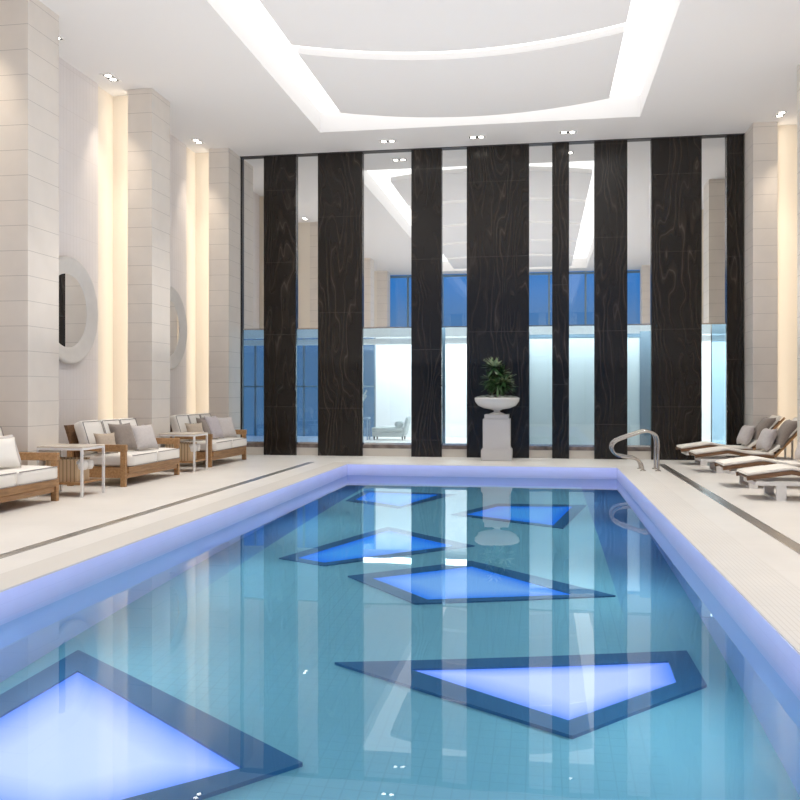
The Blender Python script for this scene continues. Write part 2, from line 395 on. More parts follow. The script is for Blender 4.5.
for outer, inner, mt, lab in panels:
    cx = sum(p[0] for p in outer) / 4; cy = sum(p[1] for p in outer) / 4
    t = empty('pool_floor_light', (cx, cy, FZ), lab, 'pool light', 'glowing kite panels on the pool floor')
    O = [(x - cx, y - cy) for x, y in outer]; I = [(x - cx, y - cy) for x, y in inner]
    bm = bmesh.new(); n = 4
    ob = [bm.verts.new((*p, 0)) for p in O]; ot = [bm.verts.new((*p, 0.05)) for p in O]
    it = [bm.verts.new((*p, 0.05)) for p in I]; ib = [bm.verts.new((*p, 0.0)) for p in I]
    for k in range(n):
        j = (k + 1) % n
        bm.faces.new((ob[k], ob[j], ot[j], ot[k])); bm.faces.new((ot[k], ot[j], it[j], it[k])); bm.faces.new((it[k], it[j], ib[j], ib[k]))
    link('frame', bm, 'frame_blue', t)
    me = bpy.data.meshes.new('diffuser'); mc = (sum(p[0] for p in I) / n, sum(p[1] for p in I) / n)
    V = []; core = []
    for f, c in ((1.0, 0.0), (0.80, 0.5), (0.5, 0.95)):
        for p in I: V.append((mc[0] + (p[0] - mc[0]) * f, mc[1] + (p[1] - mc[1]) * f, 0.02)); core.append(c)
    V.append((*mc, 0.02)); core.append(1.0)
    F = []
    for r in range(2):
        for k in range(n): j = (k + 1) % n; F.append((r * n + k, r * n + j, (r + 1) * n + j, (r + 1) * n + k))
    for k in range(n): F.append((2 * n + k, 2 * n + (k + 1) % n, 3 * n))
    me.from_pydata(V, [], F); at = me.attributes.new('core', 'FLOAT', 'POINT')
    for i, c in enumerate(core): at.data[i].value = c
    me.materials.append(mt); o = bpy.data.objects.new('diffuser', me); COL.objects.link(o); o.parent = t

# drain channels
def drain(x0, x1, y0, y1, lab, yb=None):
    t = empty('drain_channel', ((x0 + x1) / 2, y0, 0), lab, 'drain', 'drain channels in the deck')
    hw = (x1 - x0) / 2; L = y1 - y0
    box('grate', -hw + 0.012, hw - 0.012, 0.01, L - 0.01, 0.0, 0.004, 'drain', t)
    box('rim', -hw, -hw + 0.012, 0, L, 0, 0.006, 'steel', t); box('rim', hw - 0.012, hw, 0, L, 0, 0.006, 'steel', t)
drain(-4.60, -4.49, YE + 0.3, 16.75, 'narrow steel drain channel in the deck left of the pool')
drain(2.18, 2.32, YE + 0.3, 17.45, 'wide steel drain channel in the deck right of the pool')

# ------------------------------------------------------------------ side walls with stone columns
def side_wall(side):
    s = -1 if side == 'left' else 1
    xw = XL if s < 0 else XR
    struct(box('wall_' + side, min(xw, xw + s * 0.2), max(xw, xw + s * 0.2), YE, YB + 0.2, -0.1, H + 0.6, 'plaster'))
    xf = -6.68 if s < 0 else 4.05      # column face towards the pool
    for k in range(6):
        y0 = 17.85 - 3.72 * k if k < 2 else 14.13 - 3.67 * (k - 1)
        if y0 < YE + 0.2: continue
        c = box('column', min(xf, xf + s * 0.45), max(xf, xf + s * 0.45), y0, y0 + 0.74, 0, H, 'stone')
        struct(c)
        struct(box('wall_pier', min(xf + s * 0.45, xw), max(xf + s * 0.45, xw), y0 + 0.28, y0 + 0.74, 0, H, 'plaster'))
        ya, yb = (y0 - 2.93 + 0.03, y0 - 0.34)
        if ya > YE:
            struct(box('wall_panel', min(xw, xw - s * 0.05), max(xw, xw - s * 0.05), ya, yb, 0, H, 'fluted'))
side_wall('left'); side_wall('right')

# round mirrors with thick plaster rings
def round_mirror(y, lab, x=-7.5, z=2.70, s=1):
    t = empty('round_mirror', (x, y, z), lab, 'mirror', 'round wall mirrors')
    bm = bmesh.new(); seg = 64; prof = []
    prof = [(0.85, 0.0), (0.862, 0.03), (0.855, 0.065), (0.835, 0.08), (0.81, 0.075), (0.74, 0.05), (0.67, 0.03), (0.61, 0.022), (0.59, 0.012), (0.585, 0.0)]
    rings = [[bm.verts.new((s * d, r * math.cos(2 * PI * i / seg), r * math.sin(2 * PI * i / seg))) for i in range(seg)] for r, d in prof]
    for a, b in zip(rings, rings[1:]):
        for i in range(seg): bm.faces.new((a[i], a[(i + 1) % seg], b[(i + 1) % seg], b[i]))
    link('ring_frame', bm, 'ring', t, True)
    bm = bmesh.new()
    bm.faces.new([bm.verts.new((s * 0.008, 0.59 * math.cos(2 * PI * i / seg), 0.59 * math.sin(2 * PI * i / seg))) for i in range(seg)])
    link('mirror_glass', bm, 'mirror', t)
round_mirror(12.82, 'round mirror in a thick pale ring on the left wall, above the middle sofa')
round_mirror(16.54, 'round mirror in a thick pale ring on the left wall, above the far sofa')
# ------------------------------------------------------------------ ceiling with luminous coffer
CX0, CX1, CY0, CY1 = -4.46, 1.83, -0.3, 17.1
bm = bmesh.new()
bx(bm, XL, CX0, YE, YB + 0.2, H, H + 0.12); bx(bm, CX1, XR, YE, YB + 0.2, H, H + 0.12)
bx(bm, CX0, CX1, YE, CY0, H, H + 0.12); bx(bm, CX0, CX1, CY1, YB + 0.2, H, H + 0.12)
struct(link('ceiling', bm, 'ceiling'))
cl = empty('ceiling_light', ((CX0 + CX1) / 2, (CY0 + CY1) / 2, H), 'long glowing white coffer light recessed in the ceiling over the pool', 'ceiling light')
ox, oy = -(CX0 + CX1) / 2, -(CY0 + CY1) / 2
bm = bmesh.new(); bx(bm, CX0 + ox, CX1 + ox, CY0 + oy, CY1 + oy, 0.42, 0.44); link('luminous_membrane', bm, 'coffer_light', cl)
bm = bmesh.new()
X0, X1, Y0_, Y1_ = CX0 + ox, CX1 + ox, CY0 + oy, CY1 + oy
bx(bm, X0 - 0.03, X0, Y0_, Y1_, 0.12, 0.44); bx(bm, X1, X1 + 0.03, Y0_, Y1_, 0.12, 0.44)
bx(bm, X0, X1, Y0_ - 0.03, Y0_, 0.12, 0.44); bx(bm, X0, X1, Y1_, Y1_ + 0.03, 0.12, 0.44)
link('coffer_side', bm, 'ceiling', cl)
def curved_panel(ya, yb, near_curved=True, bulge=0.62):
    """white ceiling raft between two cross strips; long edges bow towards the far wall"""
    bm = bmesh.new(); xa, xb = -3.76, 1.17; n = 24
    rows = []
    for z in (H, H + 0.10):
        far = []; near = []
        for i in range(n + 1):
            u = -1 + 2 * i / n; x = xa + (xb - xa) * i / n
            b = bulge * (1 - u * u)
            far.append(bm.verts.new((x, yb + b, z))); near.append(bm.verts.new((x, ya + (b if near_curved else 0), z)))
        rows.append((far, near))
    for far, near in rows:
        for i in range(n): bm.faces.new((far[i], far[i + 1], near[i + 1], near[i]))
    for a, b in ((rows[0][0], rows[1][0]), (rows[0][1], rows[1][1])):
        for i in range(n): bm.faces.new((a[i], a[i + 1], b[i + 1], b[i]))
    for i in (0, n): bm.faces.new((rows[0][0][i], rows[0][1][i], rows[1][1][i], rows[1][0][i]))
    return struct(link('ceiling_raft', bm, 'ceiling'))
ye = 15.95
for k in range(5):
    curved_panel(ye - 2.90 if k < 4 else 0.35, ye, k < 4)
    ye -= 3.24

# twin square downlights
spots = [(-7.13, 11.80), (-7.13, 13.51 + 0.02), (-7.15, 17.26), (-3.21, 17.91), (-1.34, 17.92), (0.50, 17.88), (4.44, 17.38)]
labs = ['twin square downlight in the ceiling above the nearest visible left column', 'twin square downlight in the ceiling before the middle left column',
 'twin square downlight in the ceiling before the farthest left column', 'leftmost twin downlight of the row along the striped wall',
 'middle twin downlight of the row along the striped wall', 'rightmost twin downlight of the row along the striped wall',
 'twin square downlight in the ceiling above the right niche']
for (x, y), lab in zip(spots, labs):
    along = 'Y' if abs(x) > 4 else 'X'
    t = empty('downlight', (x, y, H), lab, 'downlight', 'twin recessed downlights', rz=PI / 2 if along == 'Y' else 0)
    bm = bmesh.new(); bx(bm, -0.19, 0.19, -0.10, -0.075, -0.012, 0); bx(bm, -0.19, 0.19, 0.075, 0.10, -0.012, 0)
    bx(bm, -0.19, -0.165, -0.075, 0.075, -0.012, 0); bx(bm, 0.165, 0.19, -0.075, 0.075, -0.012, 0)
    link('trim_frame', bm, 'white_metal', t)
    box('backplate', -0.165, 0.165, -0.075, 0.075, -0.004, 0, 'black', t)
    for sx in (-0.085, 0.085):
        bm = bmesh.new(); lathe(bm, [(0.052, -0.010), (0.052, -0.005)], sx, 0, 20); link('lamp', bm, 'lamp', t)

def spot(x, y, z, tx, ty, tz, power, size=1.0, blend=0.7, col=(1.0, 0.90, 0.76), r=0.05):
    L = bpy.data.lights.new('spot_beam', 'SPOT'); L.energy = power; L.spot_size = size; L.spot_blend = blend; L.color = col; L.shadow_soft_size = r
    o = bpy.data.objects.new('spot_beam', L); COL.objects.link(o); o.location = (x, y, z)
    d = Vector((tx - x, ty - y, tz - z)); o.rotation_euler = d.to_track_quat('-Z', 'Y').to_euler(); return o
WARM = (1.0, 0.86, 0.68)
for k in range(5):
    y0 = 17.85 - 3.72 * k if k < 2 else 14.13 - 3.67 * (k - 1)
    spot(-7.13, y0 - 0.42, H - 0.03, -7.25, y0 - 0.2, 0, 150, 0.95, 1.0, WARM)
    spot(4.46, y0 - 0.42, H - 0.03, 4.55, y0 - 0.2, 0, 150, 0.95, 1.0, WARM)
for y in (2.0, 5.2, 8.4, 11.6, 14.8):      # added spots without fixtures by the coffer edge, brightening the decks
    spot(-4.30, y, H + 0.05, -5.3, y, 0, 420, 1.25, 0.9, (1.0, 0.95, 0.88), 0.12)
    spot(1.68, y, H + 0.05, 2.9, y, 0, 420, 1.25, 0.9, (1.0, 0.95, 0.88), 0.12)
for x in (-3.21, -1.34, 0.50): spot(x, 17.9, H - 0.03, x, 17.6, 0, 200, 1.3, 1.0, (1.0, 0.94, 0.85))

# ------------------------------------------------------------------ far wall: dark marble panels, mirrors above, glass below
mp = [(-6.13, -5.39), (-4.89, -3.89), (-2.81, -2.15), (-1.61, -0.29), (0.19, 0.54), (1.06, 1.73), (2.21, 3.21), (3.70, 4.03)]
mlab = ['leftmost tall dark marble panel, beside the far sofa', 'wide dark marble panel, second from the left', 'dark marble panel, third from the left, left of the urn',
 'widest dark marble panel, directly behind the urn', 'narrowest free dark marble panel, just right of the urn', 'dark marble panel behind the pool handrail',
 'wide dark marble panel, second from the right', 'slim dark marble strip at the right end of the far wall']
for i, ((a, b), lab) in enumerate(zip(mp, mlab)):
    o = box('marble_panel', a, b, YB - 0.09, YB + 0.02, 0, H - 0.02, marble('zebra_marble_%s' % 'abcdefgh'[i], i + 1)); tag(o, lab, 'wall panel', 'dark marble panels on the far wall')
gaps = [(-6.64, -6.13), (-5.39, -4.89), (-3.89, -2.81), (-2.15, -1.61), (-0.29, 0.19), (0.54, 1.06), (1.73, 2.21), (3.21, 3.70)]
glab = ['at the far left end by the corner column', 'between the two leftmost marble panels', 'wide one left of the urn, third from the left', 'narrow one left of the urn',
 'narrow one right of the urn', 'second to the right of the urn', 'above the pool handrail', 'at the right end of the far wall']
for i, ((a, b), g) in enumerate(zip(gaps, glab)):
    t = empty('mirror_panel', ((a + b) / 2, YB, 2.79), 'tall mirror strip over the glass, ' + g, 'mirror', 'tall mirror strips on the far wall')
    hw = (b - a) / 2
    box('mirror_glass', -hw, hw, 0, 0.02, 0.03, 4.36 - 0.51, 'mirror', t)
    box('bottom_rail', -hw, hw, -0.03, 0.02, 0.0, 0.03, 'chrome', t)
    w = empty('window_%d' % (i + 1), ((a + b) / 2, YB, 0.2)); struct(w)
    box('pane', -hw, hw, 0.0, 0.012, 0.09, 2.59, 'glass_blue' if i in (0, 1) else 'glass_clear', w)
    box('frame_rail', -hw, hw, -0.01, 0.03, 0.05, 0.09, 'steel', w)
bm = bmesh.new()
for a, b in gaps: bx(bm, a, b, YB - 0.02, YB + 0.10, 0, 0.17)
struct(link('baseboard_far', bm, 'plinth'))
bm = bmesh.new()
for a, b in gaps: bx(bm, a, b, YB - 0.03, YB + 0.10, 0.17, 0.25)
struct(link('trim_2', bm, 'sill_stone'))
struct(box('trim_3', -6.72, -6.64, YB - 0.06, YB + 0.05, 0, H, 'black'))
struct(box('trim_4', -6.72, 4.05, YB - 0.10, YB + 0.02, H - 0.015, H, 'black'))
struct(box('wall_far_left', XL, -6.72, YB, YB + 0.15, 0, H, 'plaster'))
struct(box('wall_far_right', 4.035, XR, YB, YB + 0.15, 0, H, 'plaster'))
struct(box('wall_far', -6.72, 4.03, YB + 0.03, YB + 0.15, 2.82, H, 'plaster'))

# ------------------------------------------------------------------ lounge seen through the lower glass
LB = 26.6
struct(box('floor_lounge', -11.5, 7.5, YB + 0.3, LB + 0.3, -0.12, 0, 'deck'))
bm = bmesh.new(); bx(bm, -11.5, 7.5, YB + 0.15, LB + 0.3, 3.25, 3.4); struct(link('ceiling_lounge', bm, 'lounge_white'))
struct(box('wall_lounge', -5.15, 7.5, LB, LB + 0.2, 0, 3.3, 'lounge_white'))
bm = bmesh.new(); bx(bm, -11.5, 7.5, 24.6, 24.9, 2.78, 2.94); struct(link('trim_5', bm, 'lounge_white'))
bm = bmesh.new(); bx(bm, -11.5, 7.5, 23.2, 23.5, 2.90, 3.25); struct(link('trim_6', bm, 'lounge_white'))
struct(box('wall_lounge_left', -11.7, -11.5, YB + 0.1, LB + 0.3, -0.1, 3.4, 'lounge_grey'))
struct(box('wall_lounge_right', 7.5, 7.7, YB + 0.1, LB + 0.3, -0.1, 3.4, 'lounge_white'))
# blue dusk windows at the back left of the lounge
w = empty('window_9', (-8.3, LB, 0)); struct(w)
box('pane', -3.2, 3.15, 0.05, 0.07, 0, 3.3, 'glass_blue', w)
bm = bmesh.new()
for x in (-3.2, -2.4, -1.6, -0.8, 0, 0.8, 1.6, 2.4, 3.09): bx(bm, x, x + 0.06, 0, 0.06, 0, 3.3)
bx(bm, -3.2, 3.15, 0, 0.06, 1.55, 1.60)
link('mullions', bm, 'slate', w)
# frosted pale teal screens close behind the right panes
sc_t = empty('frosted_screen', (1.1, 19.9, 0), 'pale teal frosted screen standing behind the glass right of the urn', 'screen')
box('screen_panel', -1.40, 1.02, 0, 0.03, 0.05, 2.62, 'frost', sc_t)
bm = bmesh.new(); bx(bm, -1.45, -1.40, -0.02, 0.05, 0, 2.75); bx(bm, 1.02, 1.30, -0.02, 0.05, 0, 2.75); bx(bm, -1.40, 1.02, -0.02, 0.05, 2.62, 2.70); bx(bm, -1.40, 1.02, -0.02, 0.05, 0.0, 0.05)
link('screen_frame', bm, 'slate', sc_t)
fin = box('glass_fin', -2.29, -2.15, 19.2, 19.3, 0, 3.25, 'slate'); tag(fin, 'slate blue vertical fin behind the glass strip left of the urn', 'partition')
bp = empty('blue_glass_door', (3.86, 19.6, 0), 'pale blue glass leaf behind the glass at the right end of the wall', 'glass panel')
box('leaf', -0.26, 0.5, 0, 0.02, 0.02, 3.1, 'glass_blue', bp)
box('edge_rail', -0.28, -0.26, -0.01, 0.03, 0, 3.1, 'steel', bp)

# chaise in the lounge
ch = empty('chaise_longue', (-4.36, 25.1, 0), 'pale grey chaise with a bolster seen through the wide glass pane', 'chaise')
bm = bmesh.new(); soft_box(bm, -0.1, 0, 0.30, 0.95, 0.6, 0.14, 0.04, 0.01, 5); link('seat', bm, 'chaise', ch, True)
bm = bmesh.new(); bx(bm, -0.56, 0.36, -0.28, 0.28, 0.10, 0.235, 0.02); link('base', bm, 'chaise', ch)
bm = bmesh.new(); T = Matrix.Translation((0.42, 0, 0.40)) @ Matrix.Rotation(math.radians(14), 4, 'Y'); soft_box(bm, 0, 0, 0, 0.11, 0.58, 0.56, 0.05, 0.01, 5, T); link('backrest', bm, 'chaise', ch, True)
for x, y in ((-0.5, -0.24), (-0.5, 0.24), (0.33, -0.24), (0.33, 0.24)):
    bm = bmesh.new(); tube(bm, [(x, y, 0.10), (x, y, 0)], [0.025, 0.015], 8); link('leg', bm, 'black', ch)
bm = bmesh.new(); tube(bm, [(0.20, -0.26, 0.455), (0.20, 0.26, 0.455)], 0.095, 16); o = link('bolster', bm, 'chaise', ch, True)
ct = empty('console_table', (-5.35, 25.0, 0), 'blue grey console table at the lounge window, left of the chaise', 'table')
box('tabletop', -0.30, 0.32, -0.2, 0.2, 0.60, 0.66, 'blue_lacquer', ct, 0.005)
for x, y in ((-0.28, -0.17), (0.27, -0.17), (-0.28, 0.15), (0.27, 0.15)): box('leg', x, x + 0.04, y, y + 0.03, 0, 0.60, 'blue_lacquer', ct)
vz = empty('vase_of_branches', (-5.40, 25.0, 0.66), 'small dark vase of branches on the console table', 'vase')
bm = bmesh.new(); lathe(bm, [(0.06, 0), (0.09, 0.08), (0.10, 0.16), (0.05, 0.24), (0.06, 0.27)], 0, 0, 20); link('vase', bm, 'slate', vz, True)
bm = bmesh.new()
for k in range(16):
    a = random.uniform(0, 2 * PI); l = random.uniform(0.4, 0.75); dx, dy = 0.28 * math.cos(a), 0.15 * math.sin(a)
    tube(bm, spline([(0, 0, 0.2), (dx * 0.3, dy * 0.3, 0.2 + l * 0.5), (dx, dy, 0.2 + l)], 3), 0.006, 5)
    for q in range(6):
        f = 0.5 + q * 0.1; c = Vector((dx * f, dy * f, 0.2 + l * f)); v = [bm.verts.new(c + Vector((0.03 * math.cos(b), 0.01, 0.03 * math.sin(b)))) for b in (0, 1.3, 2.6, 4.2)]; bm.faces.new(v)
link('branches', bm, 'lounge_grey', vz)

# ------------------------------------------------------------------ window wall behind the camera
ww = empty('window_10', ((XL + XR) / 2, YE, 0)); struct(ww); hw = (XR - XL) / 2
box('pane', -hw, hw, -0.02, 0.0, 0, H, 'glass_win', ww)
bm = bmesh.new(); n = 8
for k in range(n + 1):
    x = -hw + (2 * hw) * k / n; bx(bm, x - 0.04, x + 0.04, -0.08, 0.06, 0, H)
for z in (0.0, 2.9, H - 0.12): bx(bm, -hw, hw, -0.08, 0.05, z, z + 0.08)
link('mullions', bm, 'slate', ww)

# ------------------------------------------------------------------ sofas
def make_sofa(L):
    """local frame: +X faces the pool, Y runs along the length (0..L), X from -1.0 (back) to 0 (front)"""
    r = empty('sofa')
    bm = bmesh.new(); bx(bm, -0.96, -0.06, 0.09, L - 0.09, 0.12, 0.19, 0.006); bx(bm, -0.93, -0.03, 0.09, L - 0.09, 0.195, 0.285, 0.006)
    link('seat_frame', bm, 'teak', r)
    for y in (0.0, L - 0.065):
        bm = bmesh.new(); bx(bm, -0.98, -0.04, y, y + 0.065, 0.52, 0.62, 0.006); link('armrest', bm, 'teak', r)
        bm = bmesh.new(); bx(bm, -0.13, -0.05, y, y + 0.065, 0, 0.52, 0.006); link('leg', bm, 'teak', r)
        bm = bmesh.new(); bx(bm, -0.98, -0.90, y, y + 0.065, 0, 0.52, 0.006); link('leg', bm, 'teak', r)
        bm = bmesh.new(); bx(bm, -0.90, -0.13, y + 0.015, y + 0.05, 0.13, 0.27, 0.004); link('side_rail', bm, 'teak', r)
    bm = bmesh.new()
    v = [(-0.88, 0.28), (-0.83, 0.28), (-1.03, 0.90), (-1.08, 0.90)]
    lo = [bm.verts.new((x, 0.09, z)) for x, z in v]; hi = [bm.verts.new((x, L - 0.09, z)) for x, z in v]
    bm.faces.new(lo); bm.faces.new(hi)
    for k in range(4): bm.faces.new((lo[k], lo[(k + 1) % 4], hi[(k + 1) % 4], hi[k]))
    link('back_frame', bm, 'teak_dark', r)
    w2 = (L - 0.20) / 2
    for k in range(2):
        c = 0.10 + w2 * (k + 0.5)
        bm = bmesh.new(); soft_box(bm, -0.40, c, 0.375, 0.82, w2 - 0.012, 0.175, 0.045, 0.012, 8)
        o = link('seat_cushion', bm, 'cushion', r, True)
        bm = bmesh.new(); q = w2 / 2 - 0.012
        tube(bm, [(0.005, c - q + 0.02, 0.452), (0.005, c + q - 0.02, 0.452)], 0.006, 6); tube(bm, [(0.005, c - q + 0.02, 0.30), (0.005, c + q - 0.02, 0.30)], 0.006, 6)
        link('piping', bm, 'piping', o)
    w3 = (L - 0.20) / 3
    for k in range(3):
        c = 0.10 + w3 * (k + 0.5)
        T = Matrix.Translation((-0.80, c, 0.705)) @ Matrix.Rotation(math.radians(-18), 4, 'Y')
        bm = bmesh.new(); soft_box(bm, 0, 0, 0, 0.17, w3 - 0.012, 0.52, 0.05, 0.0, 8, T)
        o = link('back_cushion', bm, 'cushion', r, True)
        bm = bmesh.new()
        q = w3 / 2 - 0.02; pts = [(0.085, -q, -0.22), (0.085, -q, 0.23), (0.085, q, 0.23), (0.085, q, -0.22)]
        tube(bm, [T @ Vector(p) for p in pts], 0.006, 6); link('piping', bm, 'piping', o)
    return r
SX = -6.02
s2 = make_sofa(1.95); s2.location = (SX, 11.95, 0)
tag(s2, 'teak sofa with off-white cushions between the round mirror and the pool, middle of three', 'sofa', 'teak sofas along the left wall')
s1 = copy_tree(s2); s1.location = (SX - 0.08, 8.37, 0)
tag(s1, 'teak sofa with off-white cushions nearest the camera, cut by the left picture edge', 'sofa', 'teak sofas along the left wall')
s3 = copy_tree(s2); s3.location = (SX, 15.30, 0)
tag(s3, 'teak sofa with off-white cushions nearest the striped far wall', 'sofa', 'teak sofas along the left wall')

def throw_pillow(x, y, z, w, h, t, mat, lean, rz, lab, group, roll=0.0):
    bm = pillow_bm(w, h, t); o = link('throw_pillow', bm, mat, None, True)
    o.rotation_euler = (roll, lean, rz); o.location = (x, y, z)
    return tag(o, lab, 'pillow', group)
SZ = 0.475
G2, G3, G1 = 'throw pillows on the middle sofa', 'throw pillows on the far sofa', 'throw pillows on the near sofa'
R = math.radians
throw_pillow(-6.46, 12.17, SZ, 0.34, 0.33, 0.13, 'tan', R(-22), R(-35), 'tan throw pillow at the near end of the middle sofa', G2)
throw_pillow(-6.52, 12.38, SZ, 0.32, 0.33, 0.12, 'stripe', R(-28), R(10), 'striped white throw pillow beside the tan one on the middle sofa', G2)
throw_pillow(-6.38, 12.64, SZ, 0.44, 0.48, 0.17, 'taupe', R(-24), R(-22), 'dark taupe throw pillow, the darkest on the middle sofa', G2)
throw_pillow(-6.24, 13.03, SZ, 0.50, 0.44, 0.17, 'lightgrey', R(-24), R(-22), 'pale beige throw pillow right of the dark taupe one', G2)
throw_pillow(-6.46, 13.60, SZ, 0.40, 0.42, 0.14, 'lilac', R(-26), R(8), 'lilac grey throw pillow at the far end of the middle sofa', G2)
throw_pillow(-6.47, 15.62, SZ, 0.40, 0.36, 0.13, 'tan', R(-20), R(-30), 'tan throw pillow at the near end of the far sofa', G3)
throw_pillow(-6.44, 15.88, SZ, 0.36, 0.38, 0.12, 'stripe', R(-28), R(12), 'striped white throw pillow near the middle of the far sofa', G3)
throw_pillow(-6.42, 16.13, SZ, 0.42, 0.48, 0.14, 'taupe', R(-26), R(4), 'dark taupe throw pillow in the middle of the far sofa', G3)
throw_pillow(-6.34, 16.38, SZ, 0.46, 0.50, 0.15, 'lilac', R(-24), R(-8), 'lilac grey throw pillow with a plain face on the far sofa', G3)
throw_pillow(-6.26, 16.70, SZ, 0.52, 0.46, 0.17, 'lightgrey', R(-22), R(-24), 'light grey throw pillow at the far end of the far sofa', G3)
throw_pillow(-6.40, 9.48, SZ, 0.54, 0.40, 0.18, 'cushion', R(-22), R(-24), 'large off-white throw pillow on the near sofa', G1)
throw_pillow(-6.50, 9.80, SZ, 0.44, 0.42, 0.15, 'lightgrey', R(-20), R(-6), 'light grey throw pillow tucked behind the off-white one on the near sofa', G1)

# ------------------------------------------------------------------ side tables with towel baskets
def make_table():
    r = empty('side_table')
    bm = bmesh.new(); bx(bm, -0.67, 0, 0, 0.60, 0.655, 0.675, 0.003); link('tabletop', bm, 'table_top', r)
    bm = bmesh.new()
    for a in ((-0.67, 0, 0, 0.03), (-0.67, 0, 0.57, 0.60), (-0.67, -0.59, 0.03, 0.57), (-0.03, 0, 0.03, 0.57)): bx(bm, *a, 0.625, 0.655)
    link('apron', bm, 'white_metal', r)
    for x, y in ((-0.67, 0), (-0.03, 0), (-0.67, 0.57), (-0.03, 0.57)): box('leg', x, x + 0.03, y, y + 0.03, 0, 0.625, 'white_metal', r)
    bm = bmesh.new(); bx(bm, -0.59, -0.03, 0.03, 0.57, 0.175, 0.19); bx(bm, -0.59, -0.03, 0.005, 0.03, 0.165, 0.195); bx(bm, -0.59, -0.03, 0.57, 0.595, 0.165, 0.195)
    link('shelf', bm, 'teak', r)
    return r
def make_basket():
    r = empty('towel_basket')
    bm = bmesh.new(); bx(bm, -0.30, 0.14, -0.15, 0.15, 0, 0.015)
    for a in ((-0.30, 0.14, -0.165, -0.15), (-0.30, 0.14, 0.15, 0.165), (-0.315, -0.30, -0.165, 0.165), (0.14, 0.155, -0.165, 0.165)): bx(bm, *a, 0, 0.30 if a[0] < 0 and a[1] < 0.15 and a[1] > 0 else 0.24, 0.004)
    link('basket_body', bm, 'rattan', r)
    box('rim', -0.32, 0.16, -0.172, -0.148, 0.285, 0.31, 'rattan', r, 0.006); box('rim', -0.32, 0.16, 0.148, 0.172, 0.285, 0.31, 'rattan', r, 0.006)
    return r
def towel_bm():
    bm = bmesh.new(); pts = [(x, 0, 0) for x in (-0.19, -0.18, -0.05, 0.08, 0.18, 0.19)]
    tube(bm, pts, [0.055, 0.066, 0.069, 0.067, 0.066, 0.052], 16); return bm
tb0 = make_table(); bk0 = make_basket(); tw0 = link('rolled_towel', towel_bm(), 'towel', None, True)
first = True
for (tx, ty, w1, w2) in ((-6.02, 10.66, 'near', 'between the near and middle sofas'), (-5.97, 14.30, 'far', 'between the middle and far sofas')):
    tb = tb0 if first else copy_tree(tb0); tb.location = (tx, ty, 0)
    tag(tb, 'white metal side table with a cream top, ' + w2, 'side table', 'side tables between the sofas')
    bk = bk0 if first else copy_tree(bk0); bk.location = (tx - 0.30, ty + 0.28, 0.19)
    tag(bk, 'tan rattan towel basket on the side table shelf ' + w2, 'basket', 'towel baskets under the side tables')
    pos = [(-0.075, 0.088, 'lower towel on the camera side'), (0.075, 0.088, 'lower towel on the far side'), (-0.075, 0.222, 'upper towel on the camera side'), (0.075, 0.222, 'upper towel on the far side')]
    for k, (dy, dz, q) in enumerate(pos):
        tw = tw0 if (first and k == 0) else tw0.copy()
        if not (first and k == 0): COL.objects.link(tw)
        tw.location = (tx - 0.30 + (0.05 if dz > 0.1 else -0.06), ty + 0.28 + dy, 0.19 + dz)
        tag(tw, 'rolled white towel in the %s basket, %s' % (w1, q), 'towel', 'rolled towels in the baskets')
    first = False

# ------------------------------------------------------------------ loungers
def profile(u):
    """height of the lounger deck along its length (u in metres from the foot)"""
    if u < 0.55: return 0.275 + 0.085 * (u / 0.55)
    if u < 0.95: return 0.36 - 0.075 * ((u - 0.55) / 0.40)
    if u < 1.32: return 0.285
    return 0.285 + (u - 1.32) * math.tan(R(48))
BACKL = 0.84
def strip(bm, us, dz, th, y0, y1, fn=None):
    fn = fn or (lambda u: (u, profile(u)))
    rings = []
    for i, u in enumerate(us):
        x, z = fn(u); a = fn(us[max(i - 1, 0)]); b = fn(us[min(i + 1, len(us) - 1)])
        t = Vector((b[0] - a[0], 0, b[1] - a[1])).normalized(); n = Vector((-t.z, 0, t.x))
        lo = Vector((x, 0, z)) + n * dz; hi = lo + n * th
        rings.append([bm.verts.new((p.x, y, p.z)) for p, y in ((lo, y0), (lo, y1), (hi, y1), (hi, y0))])
    for a, b in zip(rings, rings[1:]):
        for k in range(4): bm.faces.new((a[k], a[(k + 1) % 4], b[(k + 1) % 4], b[k]))
    bm.faces.new(rings[0]); bm.faces.new(rings[-1])
